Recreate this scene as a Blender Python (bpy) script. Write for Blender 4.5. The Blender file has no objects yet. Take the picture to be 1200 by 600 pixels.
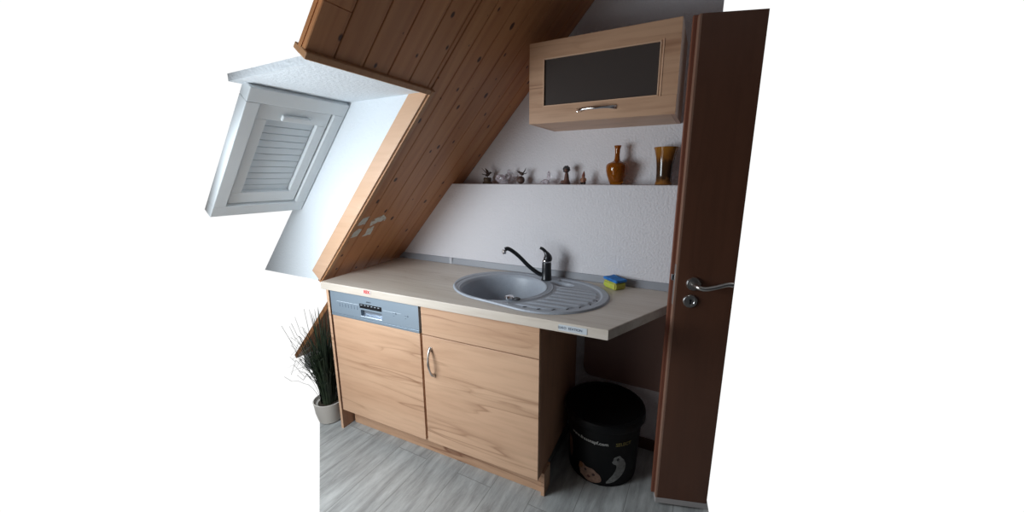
import bpy, bmesh, math, random
from mathutils import Vector, Matrix
C = bpy.context.scene
PI = math.pi
random.seed(7)

# ------------------------------------------------------------------ camera
cam_d = bpy.data.cameras.new('camera'); cam = bpy.data.objects.new('camera', cam_d)
C.collection.objects.link(cam); C.camera = cam
YAW, PITCH, ROLL, FPX = -.4821, -.2106, -.0034, 430.76
F = Vector((math.sin(YAW)*math.cos(PITCH), math.cos(YAW)*math.cos(PITCH), math.sin(PITCH)))
R0 = Vector((math.cos(YAW), -math.sin(YAW), 0)); U0 = R0.cross(F)
Rt = R0*math.cos(ROLL)+U0*math.sin(ROLL); Up = -R0*math.sin(ROLL)+U0*math.cos(ROLL)
M = Matrix((Rt, Up, -F)).transposed().to_4x4(); M.translation = (1.7111, -1.8326, 1.415)
cam.matrix_world = M
cam_d.sensor_width = 36; cam_d.lens = FPX/1200*36; cam_d.shift_y = (298.6-300)/1200
cam_d.clip_start = .02

# ------------------------------------------------------------------ light
C.view_settings.view_transform = 'Standard'; C.view_settings.look = 'None'
C.view_settings.exposure = 0.0; C.view_settings.gamma = 1.0; C.view_settings.use_curve_mapping = False
AMB = .020
w = bpy.data.worlds.new('sky'); C.world = w; w.use_nodes = True
nt = w.node_tree; nt.nodes.clear()
tc = nt.nodes.new('ShaderNodeTexCoord')
dt = nt.nodes.new('ShaderNodeVectorMath'); dt.operation = 'DOT_PRODUCT'; dt.inputs[1].default_value = (-.4636, .886, 0)
mr = nt.nodes.new('ShaderNodeMapRange'); mr.interpolation_type = 'SMOOTHSTEP'
mr.inputs['From Min'].default_value = .26; mr.inputs['From Max'].default_value = .42
mx = nt.nodes.new('ShaderNodeMix'); mx.data_type = 'RGBA'
mx.inputs[6].default_value = (AMB*.93, AMB*.97, AMB*1.1, 1); mx.inputs[7].default_value = (1.03, 1.03, 1.03, 1)
bg = nt.nodes.new('ShaderNodeBackground'); wo = nt.nodes.new('ShaderNodeOutputWorld')
nt.links.new(tc.outputs['Generated'], dt.inputs[0]); nt.links.new(dt.outputs['Value'], mr.inputs['Value'])
nt.links.new(mr.outputs[0], mx.inputs[0]); nt.links.new(mx.outputs[2], bg.inputs[0]); nt.links.new(bg.outputs[0], wo.inputs[0])

# roof slope frame: s runs up the slope, y along the wall, n points into the room
H = .877; LX = -.1094; SL = 1.0862
US = Vector((1, 0, SL)).normalized(); NS = Vector((SL, 0, -1)).normalized()
def roofp(s, y, d=0): return Vector((LX, 0, H)) + US*s + Vector((0, y, 0)) + NS*d

def area(name, loc, normal, sx, sy, power, col):
    l = bpy.data.lights.new(name, 'AREA'); l.shape = 'RECTANGLE'; l.size = sx; l.size_y = sy
    l.energy = power; l.color = col
    o = bpy.data.objects.new(name, l); C.collection.objects.link(o)
    o.location = loc; o.rotation_euler = Vector(normal).to_track_quat('-Z', 'Y').to_euler()
    return o
area('roof_window_daylight', roofp(.34, -1.62, -.16), (.66, .30, -.50), 0.8, 0.8, 31, (.84, .93, 1.0))
area('low_left_fill', (.12, -2.05, .62), (.10, 1, .16), .8, .9, 5.2, (1.0, .94, .88))  # added fill lamp low at the left, no window stands here

# ------------------------------------------------------------------ helpers
def new_bm(): return bmesh.new()
def box(bm, x0, x1, y0, y1, z0, z1, bev=0, seg=2, mat=None):
    b = bmesh.new()
    bmesh.ops.create_cube(b, size=1)
    for v in b.verts:
        v.co = Vector(((x0+x1)/2+v.co.x*(x1-x0), (y0+y1)/2+v.co.y*(y1-y0), (z0+z1)/2+v.co.z*(z1-z0)))
    if bev: bmesh.ops.bevel(b, geom=b.edges[:], offset=bev, segments=seg, affect='EDGES', profile=.5)
    if mat is not None: b.transform(mat)
    me = bpy.data.meshes.new('t'); b.to_mesh(me); b.free(); bm.from_mesh(me); bpy.data.meshes.remove(me)
    return bm
def poly_prism(bm, pts, z0, z1, bev=0, seg=2, mat=None):
    b = bmesh.new()
    vs = [b.verts.new((p[0], p[1], z0)) for p in pts]
    f = b.faces.new(vs)
    r = bmesh.ops.extrude_face_region(b, geom=[f])
    for v in [g for g in r['geom'] if isinstance(g, bmesh.types.BMVert)]: v.co.z = z1
    bmesh.ops.recalc_face_normals(b, faces=b.faces[:])
    if bev:
        bmesh.ops.bevel(b, geom=[e for e in b.edges], offset=bev, segments=seg, affect='EDGES', profile=.5)
    if mat is not None: b.transform(mat)
    me = bpy.data.meshes.new('t'); b.to_mesh(me); b.free(); bm.from_mesh(me); bpy.data.meshes.remove(me)
    return bm
def lathe(bm, prof, n=40, c=(0, 0, 0), mat=None, close=False):
    b = bmesh.new(); rings = []
    for r, z in prof:
        rings.append([b.verts.new((c[0]+r*math.cos(2*PI*i/n), c[1]+r*math.sin(2*PI*i/n), c[2]+z)) for i in range(n)])
    for a, d in zip(rings, rings[1:]):
        for i in range(n): b.faces.new((a[i], a[(i+1) % n], d[(i+1) % n], d[i]))
    if prof[0][0] > 1e-6: b.faces.new(rings[0][::-1])
    if prof[-1][0] > 1e-6: b.faces.new(rings[-1])
    bmesh.ops.remove_doubles(b, verts=b.verts[:], dist=1e-6)
    bmesh.ops.recalc_face_normals(b, faces=b.faces[:])
    if mat is not None: b.transform(mat)
    me = bpy.data.meshes.new('t'); b.to_mesh(me); b.free(); bm.from_mesh(me); bpy.data.meshes.remove(me)
    return bm
def spline(pts, n=8):
    out = []; P = [Vector(p) for p in pts]
    P = [2*P[0]-P[1]] + P + [2*P[-1]-P[-2]]
    for i in range(1, len(P)-2):
        for k in range(n):
            t = k/n; a, b, c, d = P[i-1:i+3]
            out.append(.5*((2*b)+(c-a)*t+(2*a-5*b+4*c-d)*t*t+(3*b-a-3*c+d)*t**3))
    out.append(P[-2]); return out
def tube(bm, pts, rads, n=14, flat=1.0):
    P = [Vector(p) for p in pts]
    if not hasattr(rads, '__len__'): rads = [rads]*len(P)
    if len(rads) != len(P):
        R = rads; rads = []
        for i in range(len(P)):
            t = i/(len(P)-1)*(len(R)-1); k = min(int(t), len(R)-2); rads.append(R[k]+(R[k+1]-R[k])*(t-k))
    rings = []; up = None
    for i, p in enumerate(P):
        t = (P[min(i+1, len(P)-1)]-P[max(i-1, 0)]).normalized()
        if up is None: up = Vector((0, 0, 1)) if abs(t.z) < .9 else Vector((1, 0, 0))
        s = t.cross(up).normalized(); up = s.cross(t).normalized()
        rings.append([bm.verts.new(p+(s*math.cos(2*PI*k/n)+up*math.sin(2*PI*k/n)*flat)*max(rads[i], 1e-4)) for k in range(n)])
    for a, b in zip(rings, rings[1:]):
        for k in range(n): bm.faces.new((a[k], a[(k+1) % n], b[(k+1) % n], b[k]))
    bm.faces.new(rings[0][::-1]); bm.faces.new(rings[-1])
    return bm
def ball(bm, c, r, u=20, v=14, rot=None):
    if not hasattr(r, '__len__'): r = (r, r, r)
    m = Matrix.Translation(c) @ (rot.to_4x4() if rot else Matrix()) @ Matrix.Diagonal((*r, 1))
    bmesh.ops.create_uvsphere(bm, u_segments=u, v_segments=v, radius=1, matrix=m)
    return bm

def obj(name, bm, mat, parent=None, o=None, smooth=False, kind=None):
    """one mesh object; coordinates are those of the parent thing"""
    bmesh.ops.recalc_face_normals(bm, faces=bm.faces[:])
    po = Vector(parent['_o']) if parent and '_o' in parent else Vector()
    if o is None:
        xs = [v.co for v in bm.verts]
        o = Vector(((min(v.x for v in xs)+max(v.x for v in xs))/2, (min(v.y for v in xs)+max(v.y for v in xs))/2, min(v.z for v in xs)))
    o = Vector(o)
    bm.transform(Matrix.Translation(-o))
    me = bpy.data.meshes.new(name); bm.to_mesh(me); bm.free()
    if smooth:
        me.polygons.foreach_set('use_smooth', [True]*len(me.polygons))
        me.set_sharp_from_angle(angle=math.radians(38))
    me.materials.append(mat)
    ob = bpy.data.objects.new(name, me); C.collection.objects.link(ob)
    ob.location = o-po; ob['_o'] = tuple(o)
    if parent: ob.parent = parent
    if kind: ob['kind'] = kind
    return ob
def thing(name, label, cat, loc, rz=0, group=None, kind=None):
    e = bpy.data.objects.new(name, None); C.collection.objects.link(e)
    e.location = loc; e.rotation_euler = (0, 0, rz); e.empty_display_size = .05
    e['_o'] = (0., 0., 0.)
    if kind: e['kind'] = kind
    if label: e['label'] = label
    if cat: e['category'] = cat
    if group: e['group'] = group
    return e
def tag(o, label, cat, group=None):
    o['label'] = label; o['category'] = cat
    if group: o['group'] = group
    return o
def text_bm(s, size, ext=.0004, bold=0):
    cu = bpy.data.curves.new('t', 'FONT'); cu.body = s; cu.size = size; cu.extrude = ext; cu.align_x = 'CENTER'; cu.align_y = 'CENTER'
    cu.offset = bold; cu.resolution_u = 3
    t = bpy.data.objects.new('t', cu); C.collection.objects.link(t)
    bpy.context.view_layer.update()
    me = bpy.data.meshes.new_from_object(t.evaluated_get(bpy.context.evaluated_depsgraph_get()))
    bm = bmesh.new(); bm.from_mesh(me); bpy.data.objects.remove(t); bpy.data.meshes.remove(me); bpy.data.curves.remove(cu)
    return bm

# ------------------------------------------------------------------ materials
def mat(name, col, rough=.5, metal=0, **kw):
    m = bpy.data.materials.new(name); m.use_nodes = True
    b = m.node_tree.nodes['Principled BSDF']
    b.inputs['Base Color'].default_value = (*col, 1); b.inputs['Roughness'].default_value = rough; b.inputs['Metallic'].default_value = metal
    for k, v in kw.items(): b.inputs[k].default_value = v
    return m
def nodes(m): return m.node_tree.nodes, m.node_tree.links, m.node_tree.nodes['Principled BSDF']
def bump(m, scale, strength, detail=4, stretch=(1, 1, 1), dist=.002):
    n, l, b = nodes(m)
    t = n.new('ShaderNodeTexCoord'); mp = n.new('ShaderNodeMapping'); mp.inputs['Scale'].default_value = stretch
    no = n.new('ShaderNodeTexNoise'); no.inputs['Scale'].default_value = scale; no.inputs['Detail'].default_value = detail
    bp = n.new('ShaderNodeBump'); bp.inputs['Strength'].default_value = strength; bp.inputs['Distance'].default_value = dist
    l.new(t.outputs['Object'], mp.inputs[0]); l.new(mp.outputs[0], no.inputs[0]); l.new(no.outputs[0], bp.inputs['Height']); l.new(bp.outputs[0], b.inputs['Normal'])
    return m
def mottled(name, c1, c2, scale, rough=.5, stretch=(1, 1, 1), lo=.35, hi=.65, metal=0, detail=5):
    m = mat(name, c1, rough, metal); n, l, b = nodes(m)
    t = n.new('ShaderNodeTexCoord'); mp = n.new('ShaderNodeMapping'); mp.inputs['Scale'].default_value = stretch
    no = n.new('ShaderNodeTexNoise'); no.inputs['Scale'].default_value = scale; no.inputs['Detail'].default_value = detail
    r = n.new('ShaderNodeValToRGB'); r.color_ramp.elements[0].position = lo; r.color_ramp.elements[1].position = hi
    r.color_ramp.elements[0].color = (*c1, 1); r.color_ramp.elements[1].color = (*c2, 1)
    l.new(t.outputs['Object'], mp.inputs[0]); l.new(mp.outputs[0], no.inputs[0]); l.new(no.outputs[0], r.inputs[0]); l.new(r.outputs[0], b.inputs['Base Color'])
    return m
def wood(name, base, dark, pale, stretch, streak=.5, rough=.45, sc=1.0):
    """grain runs along the axis with the small stretch value"""
    m = mat(name, base, rough); n, l, b = nodes(m)
    t = n.new('ShaderNodeTexCoord'); oi = n.new('ShaderNodeObjectInfo')
    sv = n.new('ShaderNodeVectorMath'); sv.operation = 'SCALE'; sv.inputs[0].default_value = (7.3, 5.1, 9.7)
    ad = n.new('ShaderNodeVectorMath'); ad.operation = 'ADD'
    mp = n.new('ShaderNodeMapping'); mp.inputs['Scale'].default_value = stretch
    l.new(oi.outputs['Random'], sv.inputs['Scale']); l.new(t.outputs['Object'], ad.inputs[0]); l.new(sv.outputs[0], ad.inputs[1]); l.new(ad.outputs[0], mp.inputs[0])
    def noise(scale, detail, dist):
        no = n.new('ShaderNodeTexNoise'); no.inputs['Scale'].default_value = scale*sc; no.inputs['Detail'].default_value = detail; no.inputs['Distortion'].default_value = dist
        l.new(mp.outputs[0], no.inputs[0]); return no
    def ramp(src, stops):
        r = n.new('ShaderNodeValToRGB'); e = r.color_ramp.elements
        while len(e) < len(stops): e.new(.5)
        for q, (p, c) in zip(e, stops): q.position = p; q.color = (c, c, c, 1)
        l.new(src.outputs[0], r.inputs[0]); return r
    def mix(f, a, bc, fac=None):
        x = n.new('ShaderNodeMix'); x.data_type = 'RGBA'
        l.new(f.outputs[0], x.inputs[0])
        if isinstance(a, tuple): x.inputs[6].default_value = (*a, 1)
        else: l.new(a, x.inputs[6])
        x.inputs[7].default_value = (*bc, 1); return x.outputs[2]
    tone = ramp(noise(1.1, 2.5, .1), [(.33, 0), (.67, 1)])
    c = mix(tone, base, pale)
    mk = ramp(noise(1.7, 2, 0), [(.45, .15), (.60, 1)])
    st = ramp(noise(1.25, 3, .12), [(.455, 0), (.492, streak*.45), (.497, streak), (.505, 0)])
    st2 = ramp(noise(.9, 3, .1), [(.535, 0), (.56, streak*.35), (.566, streak*.8), (.572, 0)])
    def mul(p, q):
        z = n.new('ShaderNodeMath'); z.operation = 'MULTIPLY'; l.new(p.outputs[0], z.inputs[0]); l.new(q.outputs[0], z.inputs[1]); return z
    c = mix(mul(st, mk), c, dark)
    c = mix(mul(st2, mk), c, dark)
    fine = ramp(noise(9, 4, 0), [(.45, 0), (.80, .30)])
    c = mix(fine, c, dark)
    l.new(c, b.inputs['Base Color'])
    return m

M_WALL = bump(mat('wall_paint', (.74, .72, .745), .9), 95, .9, 4, dist=.004)
M_WHITE = bump(mat('reveal_plaster', (.78, .83, .87), .9), 80, .7, 4, dist=.004)
M_CEIL = mat('ceiling_paint', (.62, .62, .64), .9)
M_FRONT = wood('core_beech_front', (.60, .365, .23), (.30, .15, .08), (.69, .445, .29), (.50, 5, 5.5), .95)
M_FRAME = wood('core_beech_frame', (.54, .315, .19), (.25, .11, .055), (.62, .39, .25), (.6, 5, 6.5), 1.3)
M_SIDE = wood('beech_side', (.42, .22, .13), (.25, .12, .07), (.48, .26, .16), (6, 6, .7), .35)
M_TOP = wood('pale_worktop', (.62, .54, .455), (.42, .33, .25), (.72, .65, .57), (.6, 8, 7), .6, .38)
M_TRIM = wood('trim_pine', (.46, .23, .11), (.26, .11, .05), (.52, .28, .14), (.7, 6, 6), .4)
M_JAMB = wood('jamb_pine', (.64, .40, .25), (.5, .28, .16), (.7, .46, .31), (.5, 6, 6), .25)
M_DOOR = wood('door_veneer', (.100, .040, .022), (.062, .023, .013), (.125, .05, .027), (5, 5, .5), .4, .38)
M_LIP = wood('door_edge', (.17, .055, .03), (.11, .035, .02), (.20, .07, .04), (5, 5, .5), .3)
M_LIPP = wood('door_lipping', (.26, .14, .095), (.2, .1, .06), (.3, .17, .12), (5, 5, .5), .3)
M_FLOOR = None
M_STEEL = mat('brushed_panel', (.36, .44, .52), .38, .5)
M_STEEL2 = mat('brushed_panel_base', (.30, .37, .44), .40, .5)
M_CHROME = mat('chrome', (.75, .75, .77), .16, 1)
M_NICKEL = mat('satin_nickel', (.62, .60, .58), .3, 1)
M_BLACK = mat('black_gloss', (.012, .012, .014), .3)
M_SINK = bump(mottled('grey_granite', (.33, .36, .41), (.44, .47, .52), 420, .42, lo=.4, hi=.6), 300, .1)
M_TAP = mottled('anthracite_tap', (.012, .013, .016), (.05, .055, .06), 260, .3, lo=.55, hi=.8)
M_GREY = mat('grey_strip', (.30, .31, .34), .5)
M_GLASSD = mat('smoked_glass', (.062, .052, .048), .25)
M_WINW = mat('window_white', (.72, .76, .78), .45)
M_BLIND = mat('blind_white', (.62, .68, .72), .6)
M_GAP = mat('shadow_gap_black', (.02, .018, .018), .8)

# roof planks
def roof_mat():
    m = mat('pine_panelling', (.4, .2, .1), .42); n, l, b = nodes(m)
    t = n.new('ShaderNodeTexCoord'); sx = n.new('ShaderNodeSeparateXYZ'); l.new(t.outputs['Object'], sx.inputs[0])
    dv = n.new('ShaderNodeMath'); dv.operation = 'DIVIDE'; dv.inputs[1].default_value = .104; l.new(sx.outputs['Y'], dv.inputs[0])
    sb = n.new('ShaderNodeMath'); sb.operation = 'ADD'; sb.inputs[1].default_value = -.0; l.new(dv.outputs[0], sb.inputs[0])
    fl = n.new('ShaderNodeMath'); fl.operation = 'FLOOR'; l.new(sb.outputs[0], fl.inputs[0])
    wn = n.new('ShaderNodeTexWhiteNoise'); wn.noise_dimensions = '1D'; l.new(fl.outputs[0], wn.inputs['W'])
    sc = n.new('ShaderNodeVectorMath'); sc.operation = 'SCALE'; sc.inputs['Scale'].default_value = 7; l.new(wn.outputs['Color'], sc.inputs[0])
    ad = n.new('ShaderNodeVectorMath'); ad.operation = 'ADD'; l.new(t.outputs['Object'], ad.inputs[0]); l.new(sc.outputs[0], ad.inputs[1])
    mp = n.new('ShaderNodeMapping'); mp.inputs['Scale'].default_value = (.8, 9, 9); l.new(ad.outputs[0], mp.inputs[0])
    no = n.new('ShaderNodeTexNoise'); no.inputs['Scale'].default_value = 2.2; no.inputs['Detail'].default_value = 5; no.inputs['Distortion'].default_value = .6; l.new(mp.outputs[0], no.inputs[0])
    r = n.new('ShaderNodeValToRGB'); e = r.color_ramp.elements
    e[0].position = .25; e[0].color = (.43, .17, .068, 1); e[1].position = .75; e[1].color = (.60, .285, .125, 1)
    l.new(no.outputs[0], r.inputs[0])
    # plank to plank tone
    tn = n.new('ShaderNodeMapRange'); tn.inputs['To Min'].default_value = .88; tn.inputs['To Max'].default_value = 1.12; l.new(wn.outputs['Value'], tn.inputs['Value'])
    ml = n.new('ShaderNodeVectorMath'); ml.operation = 'SCALE'; l.new(r.outputs[0], ml.inputs[0]); l.new(tn.outputs[0], ml.inputs['Scale'])
    # knots
    mp2 = n.new('ShaderNodeMapping'); mp2.inputs['Scale'].default_value = (8.5, 13.5, 0); mp2.inputs['Rotation'].default_value = (0, 0, .35); l.new(t.outputs['Object'], mp2.inputs[0])
    nd = n.new('ShaderNodeTexNoise'); nd.inputs['Scale'].default_value = 30; l.new(t.outputs['Object'], nd.inputs[0])
    vo = n.new('ShaderNodeTexVoronoi'); vo.voronoi_dimensions = '2D'; vo.inputs['Scale'].default_value = 1.0; l.new(mp2.outputs[0], vo.inputs['Vector'])
    jm = n.new('ShaderNodeMath'); jm.operation = 'MULTIPLY_ADD'; jm.inputs[1].default_value = .07; l.new(nd.outputs[0], jm.inputs[0]); l.new(vo.outputs['Distance'], jm.inputs[2])
    sp = n.new('ShaderNodeSeparateColor'); l.new(vo.outputs['Color'], sp.inputs[0])
    th = n.new('ShaderNodeMapRange'); th.inputs['From Min'].default_value = .30; th.inputs['From Max'].default_value = 1; th.inputs['To Min'].default_value = -.10; th.inputs['To Max'].default_value = .11; l.new(sp.outputs[0], th.inputs['Value'])
    su = n.new('ShaderNodeMath'); su.operation = 'SUBTRACT'; l.new(jm.outputs[0], su.inputs[0]); l.new(th.outputs[0], su.inputs[1])
    kr = n.new('ShaderNodeMapRange'); kr.inputs['From Min'].default_value = .03; kr.inputs['From Max'].default_value = .09; kr.inputs['To Min'].default_value = 1; kr.inputs['To Max'].default_value = 0; l.new(su.outputs[0], kr.inputs['Value'])
    kx = n.new('ShaderNodeMix'); kx.data_type = 'RGBA'; kx.inputs[7].default_value = (.07, .026, .014, 1)
    l.new(kr.outputs[0], kx.inputs[0]); l.new(ml.outputs[0], kx.inputs[6]); l.new(kx.outputs[2], b.inputs['Base Color'])
    return m
M_ROOF = roof_mat()

def floor_mat():
    m = mat('grey_oak_laminate', (.35, .35, .34), .42); n, l, b = nodes(m)
    t = n.new('ShaderNodeTexCoord'); mp = n.new('ShaderNodeMapping'); mp.inputs['Rotation'].default_value = (0, 0, math.radians(90)); l.new(t.outputs['Object'], mp.inputs[0])
    br = n.new('ShaderNodeTexBrick'); br.inputs['Scale'].default_value = 1; br.inputs['Brick Width'].default_value = 1.2; br.inputs['Row Height'].default_value = .19
    br.inputs['Mortar Size'].default_value = .0015; br.inputs['Color1'].default_value = (.2, .2, .2, 1); br.inputs['Color2'].default_value = (.8, .8, .8, 1); br.inputs['Mortar'].default_value = (.5, .5, .5, 1)
    br.inputs['Mortar Smooth'].default_value = .1; l.new(mp.outputs[0], br.inputs[0])
    m2 = n.new('ShaderNodeMapping'); m2.inputs['Scale'].default_value = (13, 2.0, 1); l.new(t.outputs['Object'], m2.inputs[0])
    sc = n.new('ShaderNodeVectorMath'); sc.operation = 'SCALE'; sc.inputs['Scale'].default_value = 6; l.new(br.outputs['Color'], sc.inputs[0])
    ad = n.new('ShaderNodeVectorMath'); ad.operation = 'ADD'; l.new(m2.outputs[0], ad.inputs[0]); l.new(sc.outputs[0], ad.inputs[1])
    no = n.new('ShaderNodeTexNoise'); no.inputs['Scale'].default_value = 1.9; no.inputs['Detail'].default_value = 10; no.inputs['Roughness'].default_value = .72; no.inputs['Distortion'].default_value = .25; l.new(ad.outputs[0], no.inputs[0])
    r = n.new('ShaderNodeValToRGB'); e = r.color_ramp.elements; e[0].position = .30; e[0].color = (.20, .20, .195, 1); e[1].position = .66; e[1].color = (.46, .47, .46, 1)
    l.new(no.outputs[0], r.inputs[0])
    mo = n.new('ShaderNodeMix'); mo.data_type = 'RGBA'; mo.inputs[7].default_value = (.20, .20, .19, 1)
    l.new(br.outputs['Fac'], mo.inputs[0]); l.new(r.outputs[0], mo.inputs[6]); l.new(mo.outputs[2], b.inputs['Base Color'])
    return m
M_FLOOR = floor_mat()

# ------------------------------------------------------------------ the room
bm = new_bm(); poly_prism(bm, [(-.85, .0), (-.85, -.19), (.36, -1.05), (3.1, -2.995), (3.1, .22), (1.85, -.29), (1.80, .12), (-.6, .12)], -.05, 0)
obj('floor', bm, M_FLOOR, kind='structure', o=(0, 0, 0))
LEDGE = 1.3726; UPY = .1157
bm = new_bm(); box(bm, -.9, 1.80, 0, .30, -.05, LEDGE, .004)
obj('wall_back', bm, M_WALL, kind='structure', o=(0, 0, 0))
bm = new_bm(); box(bm, .15, 1.70, UPY, .30, LEDGE-.01, 2.62)
obj('wall_back_upper', bm, M_WALL, kind='structure', o=(0, 0, 0))
bm = new_bm(); box(bm, -.95, -.83, -.25, .0, -.05, .16)
obj('wall_left', bm, M_WALL, kind='structure', o=(0, 0, 0))
bm = new_bm(); box(bm, 1.35, 3.1, -3.0, .3, 2.50, 2.56)
obj('ceiling', bm, M_CEIL, kind='structure', o=(0, 0, 0))

# sloping ceiling: boards running up the slope, each with bevelled edges so the joints are real grooves
YR = [.1157]; 
while YR[-1] > -3.1: YR.append(YR[-1]-.104)
S_OPEN = 1.172; S_CUT = 1.335; CHEEK = -.60; YL = -1.12
bm = new_bm()
def strip(s0, s1, y0, y1):
    # local frame: x = slope, y = across, z = into the room
    box(bm, s0, s1, y0+.0012, y1-.0012, -.016, 0, .0022, 1)
for a, b_ in zip(YR, YR[1:]):
    hi, lo = a, b_
    if lo >= CHEEK-.001: strip(-1.0 if lo > -.42 else -.05, 2.25, lo, hi)
    elif hi > CHEEK:
        strip(-.05, 2.25, CHEEK+.012, hi); strip(S_OPEN, 2.25, lo, CHEEK+.010)
    elif lo >= YL: strip(S_OPEN, 2.25, lo, hi)
    elif hi > YL: strip(S_OPEN, S_CUT, YL, hi); strip(S_CUT, 2.25, lo, hi)
    else: strip(S_CUT, 2.25, lo, hi)
box(bm, -.05, S_OPEN, CHEEK+.012, UPY, -.03, -.0165); box(bm, -1.0, -.05, -.40, UPY, -.03, -.0165)
box(bm, S_OPEN+.002, 2.25, YL, UPY, -.03, -.0165)
box(bm, S_CUT, 2.25, -3.1, YL, -.03, -.0165)
rf = obj('ceiling_slope', bm, M_ROOF, kind='structure', o=(0, 0, 0))
RM = Matrix((US, Vector((0, 1, 0)), NS)).transposed().to_4x4(); RM.translation = (LX, 0, H)
# columns US, Y, NS: handedness checked below
rf.matrix_world = RM
rf['_o'] = (0., 0., 0.)

# white reveal of the roof window (far cheek, head) and the white window in it
DEP = .349
def rp2(s, d): v = roofp(s, 0, -d); return (v.x, v.z)
zt = 1.745
def xz_prism(bm, pts, y0, y1):
    poly_prism(bm, [(x, -z) for x, z in pts], y0, y1, mat=Matrix.Rotation(-PI/2, 4, 'X'))
    return bm
# rotation -90 about X maps (x, -z, y) -> (x, y, z)
xs = LX+(zt-H)/SL; xw = .223
bm = new_bm()
zb = .86
xz_prism(bm, [rp2(-.02, .012), (xs-.012, zt+.02), (xw-.02, zt+.02), (xw-(zt-zb)/SL-.05, zb), (LX-.03, zb)], CHEEK, CHEEK+.05)
obj('wall_reveal_side', bm, M_WHITE, kind='structure', o=(0, 0, 0))
bm = new_bm(); box(bm, xw-.04, xs-.022, -1.06, CHEEK, zt, zt+.025)
obj('wall_reveal_head', bm, M_WHITE, kind='structure', o=(0, 0, 0))
# timber lining of the opening
def slope_box(bm, s0, s1, y0, y1, d0, d1, bev=.002):
    box(bm, s0, s1, y0, y1, d0, d1, bev, 2, RM)
bm = new_bm(); slope_box(bm, -.02, S_OPEN, CHEEK-.004, CHEEK+.011, -.072, .004)
obj('trim_1', bm, M_JAMB, kind='structure', o=(0, 0, 0))
bm = new_bm(); slope_box(bm, -.02, S_OPEN+.022, CHEEK+.006, CHEEK+.030, -.004, .012, .004)
slope_box(bm, S_OPEN, S_OPEN+.024, YL, CHEEK+.006, -.02, .012, .004)
slope_box(bm, S_OPEN, S_OPEN+.018, YL, CHEEK+.006, -.045, -.015, .002)
obj('trim_2', bm, M_TRIM, kind='structure', o=(0, 0, 0))
# roof window
win = thing('window_1', None, None, roofp(.35, -.95, -DEP), kind='structure')
sT = ((xw-LX)/1.0, )
s_top = (Vector((xw, 0, zt))-Vector((LX, 0, H))).dot(US)
WM = RM.copy(); WM.translation = RM.translation - roofp(.35, -.95, -DEP)
def wbox(bm, s0, s1, y0, y1, d0, d1, bev=.003): return box(bm, s0, s1, y0, y1, d0-DEP, d1-DEP, bev, 2, WM)
y0, y1 = -1.02, CHEEK-.004
sb_ = s_top-.66
bm = new_bm()
for a in ((s_top-.06, s_top, y0, y1), (sb_, sb_+.06, y0, y1), (sb_+.06, s_top-.06, y1-.05, y1), (sb_+.06, s_top-.06, y0, y0+.05)): wbox(bm, *a, -.02, .03)
obj('window_frame', bm, M_WINW, win)
bm = new_bm()
for a in ((s_top-.135, s_top-.066, y0+.056, y1-.056), (sb_+.066, sb_+.13, y0+.056, y1-.056), (sb_+.13, s_top-.135, y1-.10, y1-.056), (sb_+.13, s_top-.135, y0+.056, y0+.10)): wbox(bm, *a, -.015, .018)
sash = obj('window_sash', bm, M_WINW, win)
bm = new_bm()
k = s_top-.14
while k > sb_+.14:
    wbox(bm, k-.034, k, y0+.102, y1-.102, -.008, .002, .003); k -= .036
obj('roller_blind', bm, M_BLIND, win)
bm = new_bm(); wbox(bm, s_top-.125, s_top-.10, y1-.27, y1-.15, .019, .034, .004)
obj('window_handle', bm, M_WINW, win)

# pale scraps of torn sticker left on the boards
M_STK = mottled('torn_paper', (.66, .66, .60), (.42, .26, .16), 45, .7, lo=.50, hi=.62)
stk = [((.162, -.567), (.165, -.515), (.205, -.510), (.198, -.548), (.178, -.556)),
       ((.150, -.470), (.182, -.484), (.205, -.420), (.185, -.383), (.170, -.385), (.168, -.430)),
       ((.100, -.560), (.105, -.520), (.140, -.512), (.146, -.538), (.125, -.560)),
       ((.098, -.484), (.102, -.430), (.128, -.432), (.150, -.440), (.138, -.476), (.112, -.470))]
wh = ['upper left scrap of torn pale sticker on the pine boards', 'upper right scrap of torn pale sticker on the pine boards',
      'lower left scrap of torn pale sticker on the pine boards', 'lower right scrap of torn pale sticker on the pine boards']
for P, lb in zip(stk, wh):
    bm = new_bm(); poly_prism(bm, [((x-LX)/US.x, y) for x, y in P], .0002, .0009)
    bm.transform(RM)
    tag(obj('sticker_scrap', bm, M_STK), lb, 'sticker', 'torn sticker scraps on the boards')

# skirting on the wall below the overhang
bm = new_bm(); box(bm, 1.19, 1.80, -.014, 0, 0, .06, .003)
obj('baseboard_back', bm, mat('baseboard_brown', (.09, .04, .028), .5), kind='structure', o=(1.2, 0, 0))

# ------------------------------------------------------------------ kitchen counter
A = math.atan(.041)                       # the run stands slightly askew to the wall
def fy(x): return -.6328+.041*x
TH = .0395
CTR = Matrix.Translation((0, -.6328, 0)) @ Matrix.Rotation(A, 4, 'Z')
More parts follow.
